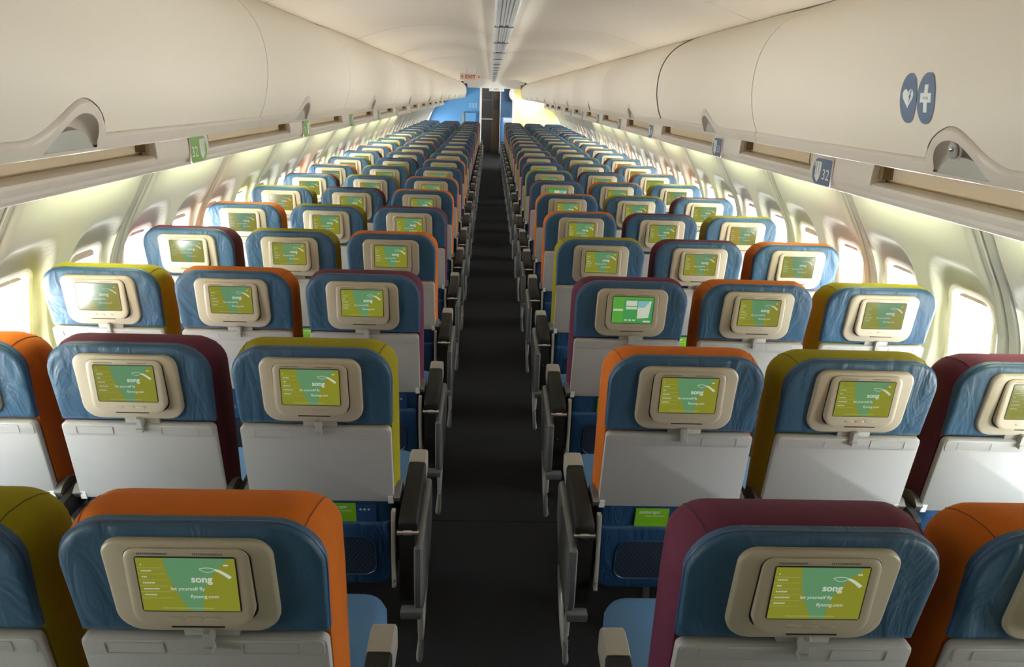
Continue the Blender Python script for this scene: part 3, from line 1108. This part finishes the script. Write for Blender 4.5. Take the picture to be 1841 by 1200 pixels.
def arm_parts(s):
    out = {}
    mb = MB()
    pad_loft(mb, [(-.070, .568, .592), (-.060, .552, .604), (.05, .556, .618), (.215, .570, .634)], .0265, 0, s)
    out['armrest_pad'] = mb.data('armrest_pad', M_PAD, angle=50)
    mb = MB()
    pad_loft(mb, [(.2155, .560, .636), (.285, .566, .642), (.300, .570, .636), (.304, .580, .620)], .0275, 0, s)
    out['armrest_cap'] = mb.data('armrest_cap', M_CAP, angle=40)
    mb = MB()
    mb.tube([(s * (AX - .030), -.066, .560), (s * (AX + .031), -.066, .560)], .0085, 10)
    mb.tube([(s * (AX - .012), -.066, .560), (s * (AX + .012), -.066, .560)], .0115, 10)
    out['hinge'] = mb.data('hinge', M_CHROME, angle=40)
    # black box below the pad and behind it
    mb = MB()
    sec = [(-.075, .550), (-.072, .340), (-.03, .312), (.20, .33), (.26, .42), (.26, .565)]
    mb.loft([[(s * (AX + u), y, z) for y, z in sec] for u in (-.024, -.022, .018, .020)])
    out['armrest_box'] = mb.data('armrest_box', M_PAD, angle=30)
    # grey outer shell on the aisle side
    mb = MB()
    sec = [(-.088, .520), (-.092, .345), (-.070, .305), (-.01, .288), (.18, .318), (.285, .42), (.295, .520), (.27, .548), (.10, .536), (-.05, .530)]
    def sh(k, u):
        cy_, cz_ = .09, .42
        return [(s * (AX + u), cy_ + (y - cy_) * k, cz_ + (z - cz_) * k) for y, z in sec]
    mb.loft([sh(.98, .018), sh(1, .022), sh(1, .036), sh(.97, .042), sh(.90, .043)])
    out['armrest_shell'] = mb.data('armrest_shell', M_SHELL, angle=35)
    mb = MB()
    mb.box(s * (AX - .022), s * (AX + .040), -.096, -.060, .290, .316)
    out['shell_foot'] = mb.data('shell_foot', M_SHELL, bevel=.006)
    # loop below the shell
    mb = MB()
    pts = catmull([(s * (AX + .030), -.045, .300), (s * (AX + .034), -.062, .20), (s * (AX + .030), -.045, .110), (s * (AX + .022), .0, .085), (s * (AX + .022), .10, .09), (s * (AX + .022), .20, .14), (s * (AX + .026), .24, .25), (s * (AX + .026), .22, .32)], 6)
    mb.tube(pts, .0085, 8)
    out['baggage_bar'] = mb.data('baggage_bar', mat('bar_grey', (.42, .42, .40), .35, metal=.3), angle=60)
    # side link between tray and hinge
    mb = MB()
    mb.loft([[(s * (AX - .040 + u), y, z) for u, y in ((-.006, -.012), (.006, -.012), (.006, .012), (-.006, .012))] for y0, z in ((0, 0),) for y, z in ()] or [[(s * (AX - .044 + u), -.030 + dy, .610) for u, dy in ((-.006, -.011), (.006, -.011), (.006, .011), (-.006, .011))],
             [(s * (AX - .042 + u), -.055 + dy, .480) for u, dy in ((-.006, -.011), (.006, -.011), (.006, .011), (-.006, .011))],
             [(s * (AX - .038 + u), -.080 + dy, .395) for u, dy in ((-.006, -.011), (.006, -.011), (.006, .011), (-.006, .011))]])
    for z in (.415, .400):
        mb.tube([(s * (AX - .038), -.094, z), (s * (AX - .038), -.083, z)], .004, 8, 1)
    out['side_link'] = mb.data('side_link', [M_CAP, M_CHROME], bevel=.002)
    mb = MB()
    for z in (.40, .46):
        mb.tube([(s * AX, -.076, z), (s * AX, -.071, z)], .003, 8)
    out['rivet'] = mb.data('rivet', M_CHROME)
    return out
d_arm = {s: arm_parts(s) for s in (-1, 1)}

def inner_arm_data(s):
    mb = MB()
    u0 = SP / 2
    rings = []
    for y, zb, zt, hw in ((-.02, .560, .590, .013), (.0, .545, .605, .016), (.25, .560, .630, .016), (.29, .570, .626, .013)):
        rings.append([(s * (u0 + u * hw), y, z) for u, z in ((-1, zb + .01), (-1, zt - .012), (-.6, zt), (.6, zt), (1, zt - .012), (1, zb + .01), (.6, zb), (-.6, zb))])
    mb.loft(rings, 0)
    mb.box(s * (u0 - .012), s * (u0 + .012), .02, .08, .33, .56, 1)
    return mb.data('armrest', [M_PAD, M_ARM], angle=40)
d_iarm = {s: inner_arm_data(s) for s in (-1, 1)}

cov = cover_data()
d_cover = {c: cov(c) for c in 'OYP'}
d_cseam = {c: [m.data('cover_seam', mat('thread_' + c, tuple(v * .45 for v in M_COLOR[c].node_tree.nodes['Principled BSDF'].inputs['Base Color'].default_value[:3]), .9), angle=60) for m in SEAMS] for c in 'OYP'}
d_head = headrest_data()
d_piping = piping_data()

COLS = {   # from the rear row forward
    'LA': 'OYPOPOOPOYPPPPPYPPOPYP',
    'LM': 'YPOYYPYYPOYOOYYPYPYPOY',
    'LW': 'PPYPOYPOYPOYYOYOPYPYYO',
    'RA': 'POPYOOPYPOYPOYYPPYPYOP',
    'RM': 'OYOPPYOPYYOYYPYYOPYPYY',
    'RW': 'YPYOYPYOOPPOPOYPPOYPYY'}
COLS['LW'] = 'PO' + COLS['LW'][2:]

ROWW = ['', 'rearmost row', 'second row from the rear', 'third row from the rear', 'fourth row from the rear', 'fifth row from the rear', 'sixth row from the rear',
        'seventh row from the rear', 'eighth row from the rear', 'ninth row from the rear', 'tenth row from the rear', 'eleventh row from the rear']

def make_seat(side, pos, row):
    c = COLS[('L' if side < 0 else 'R') + pos][row - 1]
    x = side * (A0 + SP * 'AMW'.index(pos))
    y = D1[side] + PITCH * (row - 1)
    roww = ROWW[row] if row <= 11 else '%s row behind the bulkhead' % ORD[NROW + 1 - row]
    posw = {'A': 'aisle', 'M': 'middle', 'W': 'window'}[pos]
    lab = '%s-edged blue %s seat on the %s side, %s' % (CNAME[c], posw, SIDEW[side], roww)
    t = thing('passenger_seat', lab, 'seat', (x, y, 0), 'passenger seats')
    near, mid = row <= 6, row <= 11
    sc_ = ob('seat_cover', d_cover[c], t)
    if row <= 5:
        for d in d_cseam[c]:
            ob('cover_seam', d, sc_)
    h = ob('headrest_panel', d_head, t)
    if near:
        ob('piping', d_piping, h)
    m = ob('monitor_surround', d_surround, t)
    ob('screen_groove', d_groove, m)
    ob('monitor_frame', d_frame, m)
    if mid:
        ob('screen_rim', d_rim, m)
    alt = (side > 0 and pos == 'A' and row in (3, 7))
    ob('screen', d_screen2 if alt else d_screen, m)
    if near:
        for d in d_button:
            ob('button', d, m)
        ob('card_slot', d_slot, m)
        for d in d_grille:
            ob('speaker_grille', d, m)
    tr_ = ob('tray_table', d_tray, t)
    if near:
        for d in d_lip:
            ob('tray_moulding', d, tr_)
    ob('latch_plate', d_plate, t)
    ob('tray_latch', d_latch, t)
    if mid:
        for d in d_tarm:
            ob('tray_arm', d, t)
    p = ob('seat_back_pocket', d_pocket, t)
    if mid:
        ob('pocket_flap', d_flap, p)
        ob('mesh_pocket', d_net, p)
    ob('seat_cushion', d_cushion, t)
    ob('seat_frame', d_beam, t)
    if pos != 'M':
        for d in d_leg:
            ob('leg', d, t)
    s = -side          # aisle lies on this side of the seat
    if pos == 'A':
        parts = d_arm[s]
        a = ob('armrest', parts['armrest_pad'], t)
        for k in ('armrest_cap', 'hinge', 'armrest_box', 'armrest_shell', 'side_link'):
            if k in ('hinge', 'side_link') and not mid:
                continue
            ob(k, parts[k], a)
        if near:
            ob('shell_foot', parts['shell_foot'], a)
            ob('rivet', parts['rivet'], a)
        ob('baggage_bar', parts['baggage_bar'], t)
    elif mid:
        ob('armrest', d_iarm[s], t)
    return t

for row in range(1, NROW + 1):
    for side in (-1, 1):
        for pos in 'AMW':
            make_seat(side, pos, row)

# ------------------------------------------------------------------ safety cards in the pockets
def card_data():
    mb = MB()
    n = 6
    def C(u, v, w):
        return B(u - .030, v - .424, w)
    for x0, x1, mi, top in ((-.062, .038, 0, .026), (.038, .098, 1, .022)):
        f = [C(u, v, -.0165) for u, v in ((x0, -.045), (x1, -.045), (x1, top), (x0, top))]
        b = [C(u, v, -.0150) for u, v in ((x0, -.045), (x1, -.045), (x1, top), (x0, top))]
        mb.loft([b, f], mi)
    vs_, fs_, w_ = text2d('passenger', .017, .012)
    mb.add([C(-.050 + a * .95, .008 + b, -.0168) for a, b in vs_], fs_, 2)
    vs_, fs_, w_ = text2d('safety information', .0085, .0)
    mb.add([C(-.032 + a * .95, -.004 + b, -.0168) for a, b in vs_], fs_, 2)
    for k in range(3):
        mb.loft([[C(u, v, w) for u, v in rrect(.007, .006, .001, 1, .052 + k * .012, .004)] for w in (-.0164, -.0169)], 2)
    return mb.data('safety_card', [M_CARDG, M_CARDB, M_WHITE], angle=30)
d_card = card_data()
for row in range(1, 6):
    for side in (-1, 1):
        for pos in 'AMW':
            x = side * (A0 + SP * 'AMW'.index(pos))
            y = D1[side] + PITCH * (row - 1)
            posw = {'A': 'aisle', 'M': 'middle', 'W': 'window'}[pos]
            thing('safety_card', 'green passenger safety card in the %s seat pocket, %s, %s side' % (posw, ROWW[row], SIDEW[side]), 'card', (x + (.085 if side < 0 else 0), y, 0), 'safety cards in the seat pockets', d_card)

# ------------------------------------------------------------------ bulkheads and the vestibule beyond
def bulkhead(nm, x_in, side, m, label):
    """partition following the wall and the bins, open to the aisle at x_in"""
    pts = [(x_in, 0), (x_in, 2.06)]
    pts += [(SXB + side * x, z) for x, z in ((.30, 2.09), (.55, 2.11), (.80, 2.06))] if abs(x_in) < .29 else [(SXB + side * x, z) for x, z in ((.58, 2.11), (.80, 2.06))]
    pts += [(SXW + side * x, z) for x, z in ((1.2, 1.95), (1.44, 1.58))]
    pts += [(SXW + side * wallx(z), z) for z in (1.4, 1.2, 1.0, .8, .6, .4, .2, 0)]
    mb = MB()
    mb.loft([[(x, y, z) for x, z in pts] for y in (YB, YB + .05)])
    o = struct(nm, mb.data(nm, m, angle=30), label)
    mb = MB()
    mb.box(x_in - .028, x_in + .028, YB - .03, YB + .07, 0, 2.06)
    ob('edge_trim', mb.data('edge_trim', M_TRIM, bevel=.008), o)
    return o
bl = bulkhead('wall_front_left', -.325, -1, M_BULKB, 'blue bulkhead partition')
br = bulkhead('wall_front_right', .575, 1, M_BULKY, 'yellow bulkhead partition')
# header over the aisle opening
mb = MB().box(-.325, .575, YB, YB + .05, 1.90, 2.15)
ob('header', mb.data('header', M_TRIM), bl)

mb = MB().box(SXB - .715, SXB + .715, YB - .34, YB - .01, 1.885, 2.14)
struct('trim_3', mb.data('soffit', M_TRIM, bevel=.02), 'white ceiling soffit over the bulkhead')
mb = MB().box(SXB - .82, SXB + .82, YB - .33, YB - .02, 1.985, 2.14)
ob('soffit_cheek', mb.data('soffit_cheek', M_TRIM, bevel=.01), bpy.data.objects['trim_3'])
# folded attendant seat on the blue bulkhead
js = thing('folding_crew_seat', 'blue folded crew seat box fixed to the blue bulkhead', 'folding seat', (-.60, YB, 1.0))
mb = MB().box(-.145, .145, -.12, -.002, -.10, .235)
ob('seat_back', mb.data('seat_back', M_BULKB, bevel=.02), js)
mb = MB().box(-.215, -.150, -.10, -.002, -.12, .235)
ob('side_bracket', mb.data('side_bracket', M_CAP, bevel=.008), js)
mb = MB().box(-.152, -.143, -.125, -.002, -.12, .24)
ob('gap', mb.data('gap', M_SLIT), js)
# small placard with three pale marks
pc = thing('bulkhead_placard', 'pale placard with three marks on the blue bulkhead', 'placard', (-.52, YB, 1.42))
mb = MB()
for k in range(3):
    mb.box(-.11 + k * .08, -.06 + k * .08, -.008, -.001, -.07, .07)
ob('placard_mark', mb.data('placard_mark', mat('placard_pale', (.22, .40, .62), .5), bevel=.003), pc)

# vestibule: unseen side walls, doorways closed off to keep the galley dark, ceiling, galley, dividing panel
YV = 26.6
vest = struct('wall_vestibule')
for side in (-1, 1):
    for a, b, z0, z1 in ((YB + .05, YB + .55, 0, 2.15), (YB + 1.65, YV, 0, 2.15), (YB + .55, YB + 1.65, 1.95, 2.15), (YB + .56, YB + 1.64, 0, 1.94)):
        mb = MB().box(SXW + side * 1.72, SXW + side * 1.80, a, b, z0, z1)
        ob('side_wall', mb.data('side_wall', M_TRIM), vest)
mb = MB().box(-1.9, 2.0, YB + .05, YV, 2.10, 2.16)
ob('vestibule_ceiling', mb.data('vestibule_ceiling', M_CEIL), vest)
mb = MB().box(-1.9, 2.0, YV, YV + .06, 0, 2.16)
ob('end_wall', mb.data('end_wall', M_GALLEY), vest)
ga = thing('galley_cabinet', 'dark brown galley cabinet seen through the aisle opening', 'galley', (0, YB + 2.5, 0))
mb = MB().box(-1.6, .02, 0, .5, 0, 2.09)
ob('cabinet_body', mb.data('cabinet_body', M_GALLEY), ga)
mb = MB().box(.02, .235, .05, .5, 0, 2.09)
ob('cabinet_side', mb.data('cabinet_side', M_GALLEY2), ga)
for z0, z1, m in ((.98, 1.02, M_LATCH), (1.55, 1.57, M_LEG)):
    mb = MB().box(-.42, .02, -.02, -.001, z0, z1)
    ob('shelf_edge', mb.data('shelf_edge', m), ga)
mb = MB().box(.06, .20, .02, .049, 1.28, 1.55)
ob('oven_door', mb.data('oven_door', M_SLIT, bevel=.01), ga)
mb = MB().box(-.012, .004, -.012, -.001, 0, 2.09)
ob('door_edge', mb.data('door_edge', M_LEG), ga)
dv = thing('cabin_divider', 'dark blue cabin divider beyond the aisle opening', 'divider', (.55, YB + 2.3, 0))
mb = MB().box(-.30, 1.15, 0, .04, 0, 2.09)
ob('divider_panel', mb.data('divider_panel', M_DKBLUE), dv)
mb = MB().box(-.318, -.298, -.01, .05, 0, 2.09)
ob('edge_trim', mb.data('edge_trim', M_TRIM, bevel=.004), dv)
# round end of a far bin
mb = MB()
mb.loft([[(.17 * k * cos(2 * pi * i / 24), y, .20 * k * sin(2 * pi * i / 24)) for i in range(24)] for y, k in ((.25, 1), (0, 1), (-.02, .96), (-.03, .8))])
thing('far_bin_end', 'rounded beige bin end beside the dark blue divider', 'bin end', (.66, YB + 1.95, 1.76), None, mb.data('far_bin_end', M_BIN, angle=50))
# crew seat beyond the yellow bulkhead
cs = thing('crew_seat', 'blue crew seat with white headrest beyond the yellow bulkhead', 'seat', (.46, YB + 1.3, 0))
mb = MB()
mb.loft([[(u, w, v) for u, v in rrect(.40 - 2 * i, 1.0 - 2 * i, .07, 5, 0, .60)] for i, w in ((.02, 0), (0, .02), (0, .10), (.02, .12))])
ob('seat_back', mb.data('seat_back', M_BULKB, angle=50), cs)
mb = MB().box(-.13, .17, -.012, .0, .96, 1.08)
ob('headrest_cloth', mb.data('headrest_cloth', M_WHITE, bevel=.006), cs)
mb = MB().box(-.19, .19, .02, .45, .0, .42)
ob('seat_base', mb.data('seat_base', M_BEZEL, bevel=.02), cs)

# exit signs
ex = thing('exit_sign', 'cream ceiling exit sign with red letters and arrows', 'exit sign', (-.37, 12.3, 1.985))
mb = MB().box(-.165, .165, -.02, .02, -.045, .045)
ob('sign_box', mb.data('sign_box', M_EXITBG, bevel=.006), ex)
mb = MB()
vs_, fs_, w_ = text2d('EXIT', .075, .02)
mb.add([((a - w_ / 2) * 1.05, -.0212, b - .026) for a, b in vs_], fs_)
for s in (-1, 1):
    mb.add([(s * .148, -.0212, 0), (s * .118, -.0212, .018), (s * .118, -.0212, -.018)], [(0, 1, 2)])
ob('sign_lettering', mb.data('sign_lettering', M_RED), ex)
mb = MB()
for s in (-.06, .06):
    mb.box(s - .008, s + .008, -.008, .008, .045, .14)
ob('hanger', mb.data('hanger', M_TRIM), ex)
ex2 = thing('exit_sign', 'white hanging exit sign over the aisle opening', 'exit sign', (.10, YB - .25, 1.865))
mb = MB().box(-.20, .20, -.03, .03, -.055, .055)
ob('sign_box', mb.data('sign_box', M_WHITE, bevel=.008), ex2)
mb = MB()
mb.add([((a - w_ / 2) * .9, -.0312, b - .024) for a, b in vs_], fs_)
for s in (-1, 1):
    mb.add([(s * .165, -.0312, 0), (s * .14, -.0312, .015), (s * .14, -.0312, -.015)], [(0, 1, 2)])
ob('sign_lettering', mb.data('sign_lettering', M_SHELL), ex2)
mb = MB().box(-.28, .28, -.02, .02, .055, .085)
ob('mounting_bar', mb.data('mounting_bar', M_TRIM), ex2)
mb = MB()
for s in (-.15, .15):
    mb.box(s - .01, s + .01, -.01, .01, .085, .24)
ob('hanger', mb.data('hanger', M_TRIM), ex2)

# added fill light under the last bin, brightening the yellow bulkhead
al = bpy.data.lights.new('added_bulkhead_fill', 'AREA')
al.shape = 'RECTANGLE'
al.size, al.size_y = .60, .05
al.energy = 16
al.color = (1, 1, .92)
ao = bpy.data.objects.new('added_bulkhead_fill', al)
ao.location = (1.02, YB - .55, 1.585)
ao.rotation_euler = Vector((0, .85, -.5)).to_track_quat('-Z', 'Y').to_euler()
COL.objects.link(ao)

# unseen rear end of the cabin, set close and dark to dim near seats
mb = MB().box(-1.9, 2.0, YR - .06, YR, 0, 2.2)
struct('wall_back', mb.data('wall_back', mat('rear_wall_grey', (.22, .21, .20), .6)))
